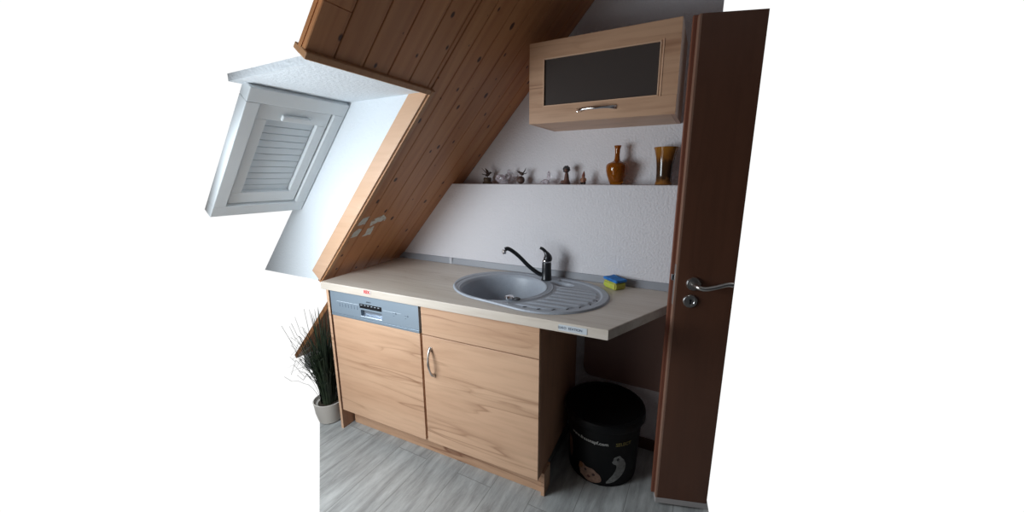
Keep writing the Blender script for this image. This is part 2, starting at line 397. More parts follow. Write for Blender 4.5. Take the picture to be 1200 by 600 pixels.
# outline of the oval sink: convex, slightly egg shaped
RC = [0.3204, 0.0179, 0.1039, 0.0635, -0.0129, -0.0006, 0.0182, -0.0047, -0.002]; SC = (.97, -.37)
def _r0(t):
    v = RC[0]
    for k_ in range(1, 5): v += RC[2*k_-1]*math.cos(k_*t)+RC[2*k_]*math.sin(k_*t)
    return v
def _outline():
    P = [(SC[0]+_r0(2*PI*i/360)*math.cos(2*PI*i/360), SC[1]+_r0(2*PI*i/360)*math.sin(2*PI*i/360)) for i in range(360)]
    P.sort(); hull = []
    for pts in (P, P[::-1]):
        st = []
        for p in pts:
            while len(st) > 1 and (st[-1][0]-st[-2][0])*(p[1]-st[-2][1])-(st[-1][1]-st[-2][1])*(p[0]-st[-2][0]) <= 0: st.pop()
            st.append(p)
        hull += st[:-1]
    R_ = []
    for i in range(720):
        a = 2*PI*i/720; d = (math.cos(a), math.sin(a)); best = .3
        for p, q in zip(hull, hull[1:]+hull[:1]):
            px, py = p[0]-SC[0], p[1]-SC[1]; ex, ey = q[0]-p[0], q[1]-p[1]
            den = d[0]*ey-d[1]*ex
            if abs(den) < 1e-12: continue
            t = (px*ey-py*ex)/den; u = (px*d[1]-py*d[0])/den
            if t > 0 and -1e-9 <= u <= 1+1e-9: best = t
        R_.append(best)
    for _ in range(40): R_ = [(R_[i-2]+R_[i-1]+R_[i]+R_[(i+1) % 720]+R_[(i+2) % 720])/5 for i in range(720)]
    return R_
RIM = _outline()
def rim_r(t):
    u = (t/(2*PI)*720) % 720; i = int(u); f = u-i
    return RIM[i % 720]*(1-f)+RIM[(i+1) % 720]*f
# worktop with a cut-out for the sink
bowl_c = (.857, -.296); bowl_r = .212
wt_poly = [(-.045, -.649-.041*.04), (1.4471, -.649+.041*1.4471), (1.704, -.0005), (-.112+.003, -.0005)]
def worktop():
    b = bmesh.new(); n = 64
    zt_, zb_ = H, H-TH; out = []; loops = {}
    nudge = .003
    ctr = Vector((.8, -.3))
    def off(p, d):
        v = Vector(p); return v + (ctr-v).normalized()*d
    levels = [(zb_, .0015), (zb_+.002, 0), (zt_-.004, 0), (zt_-.0012, .0012), (zt_, .004)]
    rings = [[b.verts.new((*off(p, d), z)) for p in wt_poly] for z, d in levels]
    for r0, r1 in zip(rings, rings[1:]):
        for i in range(4): b.faces.new((r0[i], r0[(i+1) % 4], r1[(i+1) % 4], r1[i]))
    hole = lambda z: [b.verts.new((SC[0]+(rim_r(2*PI*i/n)-.016)*math.cos(2*PI*i/n), SC[1]+(rim_r(2*PI*i/n)-.016)*math.sin(2*PI*i/n), z)) for i in range(n)]
    ht, hb = hole(zt_), hole(zb_)
    for i in range(n): b.faces.new((ht[i], hb[i], hb[(i+1) % n], ht[(i+1) % n]))
    for ring, h in ((rings[-1], ht), (rings[0], hb)):
        es = []
        for L in (ring, h):
            for i in range(len(L)):
                e = b.edges.get((L[i], L[(i+1) % len(L)])) or b.edges.new((L[i], L[(i+1) % len(L)])); es.append(e)
        bmesh.ops.triangle_fill(b, edges=es, use_beauty=True)
    return b
wt = obj('worktop', worktop(), M_TOP, o=(.7, -.3, H-TH))
tag(wt, 'pale wood-grain worktop with a slanted right end along the white wall', 'worktop')
# little signs stuck on its front edge
bm = new_bm(); box(bm, 1.262, 1.374, -.0012, .0, H-.033, H-.006, 0)
bm.transform(Matrix.Translation((0, -.649, 0)) @ Matrix.Shear('XZ', 4, (0, 0)))
def on_edge(bm, x0, z0, rz=A, yo=-.0006):
    bm.transform(Matrix.Translation((x0, -.649+.041*x0+yo, z0)) @ Matrix.Rotation(rz, 4, 'Z'))
    return bm
bm.free()
bm = on_edge(box(new_bm(), -.054, .054, -.0008, .0008, -.012, .012), 1.317, H-.0205)
lab = thing('edge_label', 'white sticker with dark lettering on the front edge of the worktop near its right corner', 'sticker', (0, 0, 0))
obj('sticker_paper', bm, mat('sticker_white', (.62, .66, .70), .4), lab)
bm = text_bm('ELKO  EDITION', .0135, .0003, .0000); bm.transform(Matrix.Rotation(PI/2, 4, 'X')); on_edge(bm, 1.307, H-.020, yo=-.0018)
obj('lettering', bm, mat('ink_blue', (.05, .08, .14), .6), lab)
lab = thing('edge_logo', 'small red logo sticker on the worktop edge above the dishwasher panel', 'sticker', (0, 0, 0))
bm = on_edge(box(new_bm(), -.027, .027, -.0005, .0005, -.010, .010, .0003, 1), .283, H-.015)
obj('sticker_paper', bm, mat('sticker_pale', (.66, .56, .52), .4), lab)
bm = text_bm('REX', .021, .0003, .0009); bm.transform(Matrix.Rotation(PI/2, 4, 'X')); on_edge(bm, .283, H-.015, yo=-.0014)
obj('lettering', bm, mat('ink_red', (.62, .035, .03), .5), lab)

# grey upstand along the wall
bm = new_bm()
poly_prism(bm, [(-.0005, 0), (-.014, 0), (-.0145, .004), (-.006, .036), (-.0005, .037)], 0, 1.72-LX+.02)
bm.transform(Matrix(((0, 0, 1, LX-.006), (1, 0, 0, 0), (0, 1, 0, H+.0004), (0, 0, 0, 1))))
up = obj('upstand', bm, M_GREY, smooth=False)
tag(up, 'grey plastic upstand strip along the wall at the back of the worktop', 'upstand')
bm = new_bm(); box(bm, .315, .335, -.017, -.005, H+.0006, H+.0385, .002)
obj('joint_cover', bm, mat('joint_grey', (.52, .52, .55), .4), up)

# left end panel
lp = thing('end_panel', 'narrow beech end panel closing the left side of the dishwasher', 'panel', (-.012, fy(-.012), 0), A)
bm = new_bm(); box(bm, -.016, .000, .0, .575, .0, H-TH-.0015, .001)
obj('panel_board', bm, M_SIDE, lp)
bm = new_bm(); box(bm, -.0165, .0005, -.0016, .0, .0, H-TH-.0015, .0004)
obj('panel_edge', bm, M_FRONT, lp)

# dishwasher
dw = thing('dishwasher', 'built-in dishwasher with a steel control panel and beech door', 'dishwasher', (0, -.6328, 0), A)
W1 = .582
bm = new_bm(); box(bm, .006, W1-.004, .022, .56, .121, .66, .003)
obj('body', bm, mat('dark_housing', (.03, .03, .032), .6), dw)
bm = new_bm(); box(bm, .0, W1, .0, .019, .124, .694, .0015)
obj('door', bm, M_FRONT, dw)
# control panel with a recessed grip
bm = new_bm()
zp0, zp1 = .712, .834; gx0, gx1, gz0, gz1 = .214, .355, .722, .757
for a in ((.0, gx0, zp0, zp1), (gx1, W1, zp0, zp1), (gx0, gx1, gz1, zp1), (gx0, gx1, zp0, gz0)): box(bm, a[0], a[1], -.002, .02, a[2], a[3])
bmesh.ops.remove_doubles(bm, verts=bm.verts[:], dist=1e-5)
cp = obj('control_panel', bm, M_STEEL, dw)
bm = new_bm(); box(bm, .0, W1, -.0035, .02, .697, .7105, .001)
obj('panel_rail', bm, M_STEEL2, dw)
bm = new_bm(); box(bm, gx0, gx1, .015, .02, gz0, gz1)
poly_prism(bm, [(.0185, gz0), (.0185, gz0+.006), (-.003, gz0+.004), (-.0045, gz0)], gx0, gx1, mat=Matrix(((0, 0, 1, 0), (1, 0, 0, 0), (0, 1, 0, 0), (0, 0, 0, 1))))
obj('grip_recess', bm, mat('recess_steel', (.40, .45, .52), .35, .8), dw)
bm = new_bm(); box(bm, .208, .356, -.0028, -.0015, .766, .790, .0006)
dp = obj('display', bm, M_BLACK, cp)
bm = new_bm()
for q in range(6): box(bm, .218+q*.0225, .229+q*.0225, -.0038, -.0028, .782, .785)
obj('display_icons', bm, mat('icon_grey', (.45, .5, .55), .5), cp)
bm = text_bm('SIEMENS', .0085, .0002, .0001); bm.transform(Matrix.Translation((.272, -.0024, .803)) @ Matrix.Rotation(PI/2, 4, 'X'))
obj('brand_lettering', bm, mat('ink_dark', (.05, .06, .08), .5), cp)
M_LINE = mat('line_pale', (.75, .8, .85), .4); M_SYM = mat('symbol_grey', (.16, .2, .25), .5)
for a_ in ((.045, .200, .7795, .7808), (.365, .475, .7755, .7765)):
    obj('panel_line', box(new_bm(), a_[0], a_[1], -.0026, -.0018, a_[2], a_[3]), M_LINE, cp)
for a_ in [(.062+q*.021, .068+q*.021, .752, .771) for q in range(7)]+[(.425, .452, .770, .7725), (.427, .436, .757, .760), (.498, .524, .768, .7705), (.500, .509, .755, .758)]:
    bm = box(new_bm(), a_[0], a_[1], -.0026, -.0018, a_[2], a_[3])
    if a_[1]-a_[0] > .02: box(bm, a_[1]-.009, a_[1]-.004, -.0026, -.0018, a_[2]-.004, a_[3]+.004)
    obj('panel_symbol', bm, M_SYM, cp)

# sink base unit
X0, X1 = .5945, 1.1807
su = thing('sink_cabinet', 'beech sink base unit with one door and a blank drawer front', 'cabinet', (0, -.6328, 0), A)
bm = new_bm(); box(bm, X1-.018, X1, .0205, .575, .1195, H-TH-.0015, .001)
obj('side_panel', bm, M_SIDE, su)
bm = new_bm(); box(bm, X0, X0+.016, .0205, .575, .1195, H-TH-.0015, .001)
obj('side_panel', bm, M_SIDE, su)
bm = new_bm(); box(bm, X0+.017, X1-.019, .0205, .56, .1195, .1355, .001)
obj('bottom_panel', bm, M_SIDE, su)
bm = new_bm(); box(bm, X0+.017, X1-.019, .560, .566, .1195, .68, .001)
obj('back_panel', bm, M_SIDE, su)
bm = new_bm(); box(bm, X0, X1, .0, .019, .6965, .8335, .0015)
obj('drawer_front', bm, M_FRAME, su)
bm = new_bm(); box(bm, X0, X1, .0, .019, .124, .692, .0015)
dr = obj('door', bm, M_FRONT, su)
def bow_handle(p0, p1, out, lift, r=.0045):
    """arched bar between two fixing points, standing off along 'out'"""
    p0, p1, out = Vector(p0), Vector(p1), Vector(out)
    pts = []
    for i in range(17):
        t = i/16; h = math.sin(PI*t)**.55
        pts.append(p0.lerp(p1, t)+out*(lift*h))
    b = new_bm(); tube(b, pts, [r*1.7, r*1.1, r*.85, r, r*1.15, r, r*.85, r*1.1, r*1.7], 12)
    return b
hb = bow_handle((.640, .0, .632), (.652, .0, .497), (0, -1, 0), .030, .0052)
for q in ((.640, .632), (.652, .497)):
    box(hb, q[0]-.008, q[0]+.008, -.004, .001, q[1]-.008, q[1]+.008, .002)
obj('handle', hb, M_NICKEL, dr, smooth=True)

# plinth
pl = new_bm()
box(pl, .002, X1-.004, .070, .086, .0, .1185, .001, 2, CTR)
box(pl, X1-.0045, X1+.012, .052, .13, .0, .1185, .001, 2, CTR)
box(pl, X1-.006, X1+.0, .060, .0705, .0, .1185, .0, 2, CTR)
tag(obj('plinth', pl, M_FRAME), 'long beech plinth board under the dishwasher and sink unit', 'plinth')

# ------------------------------------------------------------------ sink
def sst(a, b, x):
    t = max(0, min(1, (x-a)/(b-a))); return t*t*(3-2*t)
def sink_z(x, y, edge):
    """height above the worktop; edge = distance to the outer rim"""
    z = .0075*sst(0, .006, edge)
    d = math.hypot(x-bowl_c[0], y-bowl_c[1]); 
    # bowl with a small inner ledge
    ring = sst(.247, .243, d)
    z -= .0035*ring*sst(.012, .02, edge)
    z -= .0045*max(0, 1-abs(d-.2515)/.0045)*sst(.020, .030, edge)*sst(-.05, .10, x-bowl_c[0])
    z -= .0020*max(0, 1-abs(d-.222)/.004)
    z -= .008*sst(bowl_r+.004, bowl_r-.002, d)
    dp = sst(bowl_r-.002, bowl_r-.045, d); z -= .145*dp**.8
    z -= .012*sst(.17, .0, d)
    z -= .006*sst(.045, .040, d)
    # drainer recess
    if d > .247:
        rec = sst(.030, .040, edge)*sst(.250, .262, d)
        small = math.hypot((x-1.108)/.062, (y+.135)/.034)
        tapdeck = sst(.075, .06, math.hypot(x-1.01, y+.09))
        rec *= (1-tapdeck)
        z -= .0045*rec
        if small > 1.15:
            v = (y+.041*-x+.0)/.0455
            rid = abs(((v) % 1)-.5)*2
            inside = sst(.048, .060, edge)*sst(.262, .285, d)*(1-sst(-.20, -.165, y))
            z += .0052*inside*sst(.30, .70, rid)
        z -= .018*sst(1.0, .75, small)
    return z
bm = new_bm(); NT, NR = 288, 170; rings = []
fr = [1-(1-i/NR) for i in range(NR+1)]
c0 = bm.verts.new((SC[0], SC[1], H+sink_z(*SC, .3)))
for j in range(1, NR+1):
    ring = []
    for i in range(NT):
        t = 2*PI*i/NT; R_ = rim_r(t); r_ = R_*j/NR
        x, y = SC[0]+r_*math.cos(t), SC[1]+r_*math.sin(t)
        ring.append(bm.verts.new((x, y, H+.0006+sink_z(x, y, (R_-r_)*.93))))
    rings.append(ring)
for i in range(NT): bm.faces.new((c0, rings[0][i], rings[0][(i+1) % NT]))
for a, b_ in zip(rings, rings[1:]):
    for i in range(NT): bm.faces.new((a[i], b_[i], b_[(i+1) % NT], a[(i+1) % NT]))
sk_ = thing('sink', 'grey oval sink with a round bowl and ridged drainer set in the worktop', 'sink', (0, 0, 0))
basin = obj('basin', bm, M_SINK, sk_, o=(.857, -.296, H), smooth=True)
basin.data.set_sharp_from_angle(angle=math.radians(60))
# dark dashes painting in the shade between the ridge ends
M_RIDGE_SHADE = mat('ridge_shade_dark', (.035, .04, .045), .5)
for t in (-.95, -.72, -.52, -.34, -.17, .0, .16):
    bm = new_bm()
    R_ = rim_r(t)-.047; x, y = SC[0]+R_*math.cos(t), SC[1]+R_*math.sin(t)
    tt = t+PI/2+.25
    L_ = .016 if t < -.3 else .010
    tube(bm, [(x-L_*math.cos(tt), y-L_*math.sin(tt), H+.0052), (x, y, H+.0057), (x+L_*math.cos(tt), y+L_*math.sin(tt), H+.0052)], [.0015, .0035, .0015], 8, .4)
    obj('ridge_shade', bm, M_RIDGE_SHADE, sk_)
bm = new_bm(); lathe(bm, [(.0, 0), (.040, 0), (.042, .003), (.036, .004), (.030, .0015), (0, .001)], 32, (.857, -.296, H-.1695))
obj('bowl_strainer', bm, M_CHROME, sk_, smooth=True)
bm = new_bm(); lathe(bm, [(.0, 0), (.020, 0), (.022, .002), (.016, .003), (0, .002)], 28, (1.128, -.135, H-.0135))
obj('overflow_strainer', bm, M_CHROME, sk_, smooth=True)

# plug lying at the front of the bowl
pg = thing('drain_plug', 'small chrome plug with a dark rubber ring lying on the front rim of the bowl', 'plug', (.985, -.470, H+.0085), .2)
b = new_bm(); lathe(b, [(0, .0), (.016, .0), (.021, .004), (.0215, .009), (.018, .014), (.008, .017), (0, .0175)], 28, (0, 0, 0))
obj('plug_cap', b, M_CHROME, pg, smooth=True)
b = new_bm(); lathe(b, [(.004, .0), (.013, .0), (.0155, .004), (.013, .008), (.005, .009)], 24, (.034, .0, 0))
obj('rubber_ring', b, mat('rubber_dark', (.05, .05, .055), .5), pg, smooth=True)

# ------------------------------------------------------------------ tap
tp = thing('kitchen_tap', 'black single lever tap with a long raised spout behind the bowl', 'tap', (1.010, -.105, H+.0081))
b = new_bm(); lathe(b, [(0, 0), (.027, 0), (.028, .004), (.0255, .009), (.0245, .05), (.024, .085), (.0225, .094), (.0, .096)], 36)
obj('tap_body', b, M_TAP, tp, smooth=True)
b = new_bm(); lathe(b, [(0, .094), (.0225, .094), (.0235, .097), (.0235, .104), (.021, .108), (0, .110)], 36)
obj('chrome_ring', b, M_CHROME, tp, smooth=True)
b = new_bm()
tube(b, spline([(.004, 0, .104), (.006, 0, .118), (.002, -.001, .135), (-.008, -.003, .150), (-.020, -.006, .162), (-.034, -.009, .168)], 5), [.022, .0245, .021, .0145, .0095, .0085, .0085, .0075], 18, .95)
obj('lever', b, M_TAP, tp, smooth=True)
ox, oy, oz = 1.010, -.105, H+.0081
sp = [(1.000, -.112, .912), (.975, -.125, .918), (.934, -.160, .961), (.900, -.200, 1.015), (.877, -.228, 1.046), (.855, -.240, 1.060), (.842, -.247, 1.056)]
b = new_bm(); tube(b, spline([(x-ox, y-oy, z-oz) for x, y, z in sp], 6), [.0115, .0115, .0105, .010, .010, .010, .0105], 16)
obj('spout', b, M_TAP, tp, smooth=True)
b = new_bm(); lathe(b, [(0, 0), (.0095, 0), (.011, .003), (.011, .020), (.009, .022), (0, .022)], 20, (.8385-ox, -.2485-oy, 1.034-oz))
obj('aerator', b, M_CHROME, tp, smooth=True)

# ------------------------------------------------------------------ sponge and cloth
def pad(sx, sy, sz, seed, bev=.006, wob=.0025):
    rnd = random.Random(seed); b = bmesh.new(); bmesh.ops.create_cube(b, size=1)
    for v in b.verts: v.co = Vector((v.co.x*sx, v.co.y*sy, (v.co.z+.5)*sz))
    bmesh.ops.bevel(b, geom=b.edges[:], offset=bev, segments=3, affect='EDGES')
    bmesh.ops.subdivide_edges(b, edges=[e for e in b.edges if e.calc_length() > .015], cuts=5, use_grid_fill=True)
    for v in b.verts:
        if v.co.z > .002: v.co += Vector((rnd.uniform(-1, 1), rnd.uniform(-1, 1), rnd.uniform(-1, 1)))*wob*.3
        v.co.z += wob*math.sin(v.co.x*70+seed)*math.cos(v.co.y*60) if v.co.z > sz*.4 else 0
    return b
b = pad(.092, .066, .034, 3); b.transform(Matrix.Translation((1.352, -.062, H+.0006)) @ Matrix.Rotation(math.radians(-38), 4, 'Z'))
tag(obj('sponge', b, bump(mottled('sponge_green', (.42, .50, .06), (.50, .46, .10), 30, .9), 120, .8), smooth=True), 'yellow-green kitchen sponge on the worktop beside the drainer', 'sponge')
b = pad(.096, .070, .013, 8, .004, .002); b.transform(Matrix.Translation((1.353, -.060, H+.0375)) @ Matrix.Rotation(math.radians(-35), 4, 'Z') @ Matrix.Rotation(.05, 4, 'Y'))
tag(obj('scouring_cloth', b, bump(mottled('cloth_blue', (.015, .13, .42), (.03, .22, .60), 45, .85), 160, .8), smooth=True), 'folded blue cloth lying on top of the green sponge', 'cloth')

# ------------------------------------------------------------------ wall cabinet
UX0, UX1, UY0, UZ0, UZ1 = .9515, 1.5750, UPY-.3213, 1.650, 1.9895
uc = thing('wall_cabinet', 'beech wall cabinet with a dark glass flap door above the vases', 'cabinet', (UX0, UY0, UZ0), 0)
Wd, Ht, Dp = UX1-UX0, UZ1-UZ0, .3205
bm = new_bm(); t_ = .016
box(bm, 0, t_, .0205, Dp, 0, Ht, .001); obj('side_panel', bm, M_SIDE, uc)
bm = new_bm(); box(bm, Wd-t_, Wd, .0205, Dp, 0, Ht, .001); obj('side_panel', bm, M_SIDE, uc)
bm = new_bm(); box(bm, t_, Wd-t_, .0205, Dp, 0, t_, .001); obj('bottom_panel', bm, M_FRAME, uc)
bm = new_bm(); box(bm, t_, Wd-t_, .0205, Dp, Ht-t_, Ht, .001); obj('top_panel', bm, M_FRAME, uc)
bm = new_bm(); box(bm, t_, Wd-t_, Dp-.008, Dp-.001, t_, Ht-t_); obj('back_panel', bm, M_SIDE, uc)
gx0, gx1, gz0, gz1 = .070, .5535, .072, .2685
bm = new_bm()
box(bm, 0, Wd, 0, .019, 0, gz0, .0015); box(bm, 0, Wd, 0, .019, gz1, Ht, .0015)
box(bm, 0, gx0, 0, .019, gz0, gz1); box(bm, gx1, Wd, 0, .019, gz0, gz1)
fd = obj('flap_door', bm, M_FRAME, uc)
bm = new_bm(); e_ = .009
for a in ((gx0-.002, gx1+.002, gz0-.002, gz0+.003), (gx0-.002, gx1+.002, gz1-.003, gz1+.002), (gx0-.002, gx0+.003, gz0, gz1), (gx1-.003, gx1+.002, gz0, gz1), (gx1+.008, gx1+.012, gz0-.004, gz1+.006)):
    box(bm, a[0], a[1], -.0022, .006, a[2], a[3], .001)
obj('glass_bead', bm, M_JAMB, fd)
bm = new_bm(); box(bm, gx0, gx1, .006, .011, gz0, gz1)
obj('glass_pane', bm, M_GLASSD, fd)
hb = bow_handle((.237, 0, .043), (.388, 0, .043), (0, -1, 0), .028, .0055)
for q in (.237, .388): box(hb, q-.009, q+.009, -.004, .001, .035, .051, .002)
obj('handle', hb, M_CHROME, fd, smooth=True)

# ------------------------------------------------------------------ things on the ledge
ZL = LEDGE+.0003
def zrot(p, a): return Matrix.Rotation(a, 3, 'Z') @ Vector(p)
M_AMB = mat('amber_glass', (.50, .165, .010), .06, 0, **{'Transmission Weight': .70, 'IOR': 1.45})
M_AMB2 = None
va = thing('amber_vase', 'round-bellied amber glass vase with a narrow neck on the wall ledge', 'vase', (1.307, .055, ZL))
b = new_bm()
prof = [(0, 0), (.027, 0), (.030, .004), (.036, .020), (.045, .045), (.050, .066), (.0515, .084), (.049, .096), (.040, .104), (.026, .109), (.0155, .115), (.0125, .125), (.0112, .145), (.0125, .170), (.0165, .182), (.0175, .186), (.0150, .187), (.010, .178), (.009, .145), (.010, .122), (.024, .104), (.040, .096), (.044, .080), (.040, .05), (.030, .018), (.0, .010)]
lathe(b, prof, 48); obj('vase_body', b, M_AMB, va, smooth=True)
m = mat('amber_brown_glass', (.4, .17, .03), .12, 0, **{'Transmission Weight': .12}); n, l, bs = nodes(m)
t = n.new('ShaderNodeTexCoord'); sx = n.new('ShaderNodeSeparateXYZ'); no = n.new('ShaderNodeTexNoise'); no.inputs['Scale'].default_value = 55; no.inputs['Detail'].default_value = 5
ma = n.new('ShaderNodeMath'); ma.operation = 'MULTIPLY_ADD'; ma.inputs[1].default_value = .05; rr = n.new('ShaderNodeValToRGB'); e = rr.color_ramp.elements
for q in range(3): e.new(.5)
for q, (p_, c_) in zip(e, [(.035, (.28, .12, .03)), (.06, (.05, .025, .012)), (.125, (.07, .032, .012)), (.15, (.24, .09, .015)), (.19, (.34, .14, .02))]): q.position = p_; q.color = (*c_, 1)
l.new(t.outputs['Object'], no.inputs[0]); l.new(t.outputs['Object'], sx.inputs[0]); l.new(no.outputs[0], ma.inputs[0]); l.new(sx.outputs['Z'], ma.inputs[2]); l.new(ma.outputs[0], rr.inputs[0]); l.new(rr.outputs[0], bs.inputs['Base Color'])
vb = thing('beaker_vase', 'flared brown and amber vase with wide rim at the right end of the ledge', 'vase', (1.527, .052, ZL))
b = new_bm()
prof = [(0, 0), (.036, 0), (.0385, .003), (.0375, .010), (.0345, .016), (.0345, .05), (.0365, .09), (.041, .125), (.047, .152), (.0515, .166), (.0525, .170), (.050, .171), (.044, .155), (.037, .12), (.032, .08), (.030, .02), (0, .016)]
lathe(b, prof, 48); obj('vase_body', b, m, vb, smooth=True)

M_BRONZE = mat('dark_bronze', (.045, .028, .022), .35, .3)
M_STUMP = mottled('stump_brown', (.05, .03, .02), (.09, .055, .03), 80, .7)
def bird_mesh(b, c, h, flip=1, wings=True, s=1.0):
    cx_, cy_, cz_ = c
    rot = Matrix.Rotation(-.5*flip, 3, 'Y')
    ball(b, (cx_, cy_, cz_+.012*s), (.016*s, .009*s, .009*s), rot=rot)
    ball(b, (cx_+flip*.016*s, cy_, cz_+.021*s), .0065*s, 14, 10)
    tube(b, [(cx_+flip*.021*s, cy_, cz_+.022*s), (cx_+flip*.031*s, cy_, cz_+.023*s)], [.0025*s, .0004], 8)
    tube(b, [(cx_-flip*.010*s, cy_, cz_+.010*s), (cx_-flip*.026*s, cy_, cz_+.012*s), (cx_-flip*.036*s, cy_, cz_+.016*s)], [.006*s, .006*s, .003*s], 8, .4)
    if wings:
        for q in (-1, 1):
            tube(b, [(cx_, cy_+q*.006*s, cz_+.016*s), (cx_-flip*.010*s, cy_+q*.014*s, cz_+.030*s), (cx_-flip*.026*s, cy_+q*.018*s, cz_+.046*s)], [.008*s, .0075*s, .001], 10, .3)
    tube(b, [(cx_, cy_, cz_+.008*s), (cx_, cy_, cz_-.004*s)], .002*s, 8)
f1 = thing('bird_figurine', 'dark bird figurine with raised wings on a stump, leftmost on the ledge', 'figurine', (.565, .050, ZL), 0, 'small figurines on the ledge')
b = new_bm(); lathe(b, [(0, 0), (.026, 0), (.024, .006), (.019, .012), (.021, .024), (.017, .031), (0, .032)], 18); obj('stump', b, M_STUMP, f1, smooth=True)
b = new_bm(); bird_mesh(b, (.002, 0, .034), 0, 1, True, .95); obj('bird', b, M_BRONZE, f1, smooth=True)
f3 = thing('bird_figurine', 'dark bird figurine with lifted tail perched on a ball, right of the clear glass swan', 'figurine', (.783, .050, ZL), 0, 'small figurines on the ledge')
b = new_bm(); ball(b, (0, 0, .019), (.020, .020, .019)); obj('ball_base', b, mottled('bead_brown', (.06, .03, .03), (.13, .08, .06), 120, .5), f3, smooth=True)
b = new_bm(); bird_mesh(b, (.004, 0, .040), 0, -1, False, .85)
tube(b, [(.012, 0, .052), (.022, .0, .064), (.028, .0, .078)], [.006, .004, .0012], 8, .5)
tube(b, [(.0, 0, .052), (-.012, .0, .058), (-.022, .0, .066)], [.006, .004, .0012], 8, .5)
obj('bird', b, M_BRONZE, f3, smooth=True)
M_CLEAR = mat('clear_glass', (.86, .80, .84), .12, 0, **{'Transmission Weight': .80, 'IOR': 1.35})
f2 = thing('glass_swan', 'clear glass swan figurine between the two dark bird figurines', 'figurine', (.668, .050, ZL), 0, 'small figurines on the ledge')
b = new_bm(); ball(b, (0, 0, .021), (.040, .020, .021)); ball(b, (-.030, 0, .024), (.022, .012, .012), rot=Matrix.Rotation(.5, 3, 'Y'))
tube(b, spline([(.030, 0, .026), (.044, 0, .044), (.034, 0, .062), (.040, 0, .074), (.052, 0, .070)], 5), [.009, .007, .005, .006, .002], 12)
for q in (-1, 1): ball(b, (-.008, q*.016, .034), (.030, .006, .016), rot=Matrix.Rotation(.35, 3, 'Y'))
obj('swan_body', b, M_CLEAR, f2, smooth=True)
f4 = thing('glass_animal', 'small clear glass animal figurine left of the curly-haired figurine', 'figurine', (.938, .050, ZL), 0, 'small figurines on the ledge')
b = new_bm(); ball(b, (-.006, 0, .014), (.022, .012, .012)); ball(b, (.012, 0, .034), (.011, .009, .017)); ball(b, (.013, 0, .054), (.010, .008, .009))
for q in (-1, 1): tube(b, [(.012, q*.004, .060), (.011, q*.006, .070)], [.004, .001], 8)
for q in (-.014, .012):
    for r in (-1, 1): tube(b, [(q, r*.007, .012), (q, r*.008, .0)], [.005, .004], 8)
tube(b, [(-.024, 0, .014), (-.038, 0, .010)], [.005, .002], 8)
obj('animal_body', b, M_CLEAR, f4, smooth=True)
f5 = thing('figurine', 'slim brown figurine with a large round dark hairdo in the middle of the ledge', 'figurine', (1.045, .050, ZL), 0, 'small figurines on the ledge')
b = new_bm(); lathe(b, [(0, 0), (.019, 0), (.020, .004), (.016, .012), (.012, .025), (.010, .040), (.0085, .050), (.006, .056), (0, .058)], 20, (.006, 0, 0))
ball(b, (-.010, -.003, .010), (.014, .010, .009)); ball(b, (.004, -.004, .066), .0095, 16, 12)
obj('figure_body', b, mottled('figure_brown', (.16, .07, .045), (.07, .035, .03), 60, .5), f5, smooth=True)
b = new_bm()
ball(b, (.003, .004, .071), (.0165, .014, .0165))
for q in range(22):
    a_ = q*2.4; z_ = -1+2*(q+.5)/22; rr_ = math.sqrt(1-z_*z_)
    if rr_*math.sin(a_) > -.75: ball(b, (.003+.0135*rr_*math.cos(a_), .004+.012*rr_*math.sin(a_), .071+.0135*z_), .0055, 10, 8)
obj('hair', b, mottled('hair_dark', (.018, .016, .02), (.06, .055, .06), 90, .6), f5, smooth=True)
b = new_bm(); box(b, -.026, .020, -.012, .012, -.0, .004, .001); obj('foot_plate', b, M_BRONZE, f5)
f6 = thing('gnome_figurine', 'tiny gnome figurine with a pointed red-brown hat beside the amber vase', 'figurine', (1.142, .050, ZL), 0, 'small figurines on the ledge')
b = new_bm(); lathe(b, [(0, .010), (.011, .010), (.0125, .016), (.011, .026), (.008, .033), (0, .036)], 18); ball(b, (0, -.001, .036), .0075, 14, 10)
for q in (-1, 1): tube(b, [(q*.010, 0, .028), (q*.014, -.004, .018)], [.0038, .003], 8)
obj('gnome_body', b, mottled('gnome_tan', (.33, .17, .09), (.20, .06, .04), 90, .6), f6, smooth=True)
b = new_bm(); tube(b, spline([(0, 0, .038), (.001, 0, .050), (.003, 0, .064)], 5), [.0085, .006, .001], 16); obj('hat', b, mat('hat_rust', (.20, .06, .035), .7), f6, smooth=True)
b = new_bm()
for q in (-1, 1): ball(b, (q*.007, -.002, .006), (.007, .009, .006), 12, 8)
obj('boots', b, mat('boots_dark', (.02, .015, .015), .5), f6, smooth=True)

for f_, k_ in ((f1, 1.15), (f3, 1.12), (f5, 1.08), (f6, 1.05)): f_.scale = (k_, k_, k_)
# ------------------------------------------------------------------ door at the right
DX, DY, DA = 1.6171, -.3275, math.radians(18)
door = thing('door_1', None, None, (DX, DY, 0), DA, kind='structure')
DH = 1.9385; DW = .222
bm = new_bm(); box(bm, .021, DW, -.025, .0, .040, DH, .0015)
obj('door_leaf', bm, M_DOOR, door)
bm = new_bm(); box(bm, .013, .0212, -.0252, .0, .040, DH-.0002, .001)
obj('door_edge_band', bm, M_LIPP, door)
bm = new_bm(); box(bm, .0, DW, .0002, .0145, .040, DH+.006, .003)
obj('door_rebate', bm, M_LIP, door)
bm = new_bm(); box(bm, .014, DW, -.0252, .0125, .014, .0395, .001)
obj('bottom_seal', bm, mat('seal_pale', (.40, .37, .36), .5), door)
# latch plate on the edge
bm = new_bm(); box(bm, .0118, .0135, -.021, -.003, .925, 1.085, .0006)
lt = obj('latch_plate', bm, mat('latch_steel', (.42, .40, .38), .4, .6), door)
bm = new_bm(); box(bm, .001, .0118, -.018, -.006, 1.022, 1.046, .002)
obj('latch_bolt', bm, M_CHROME, lt)
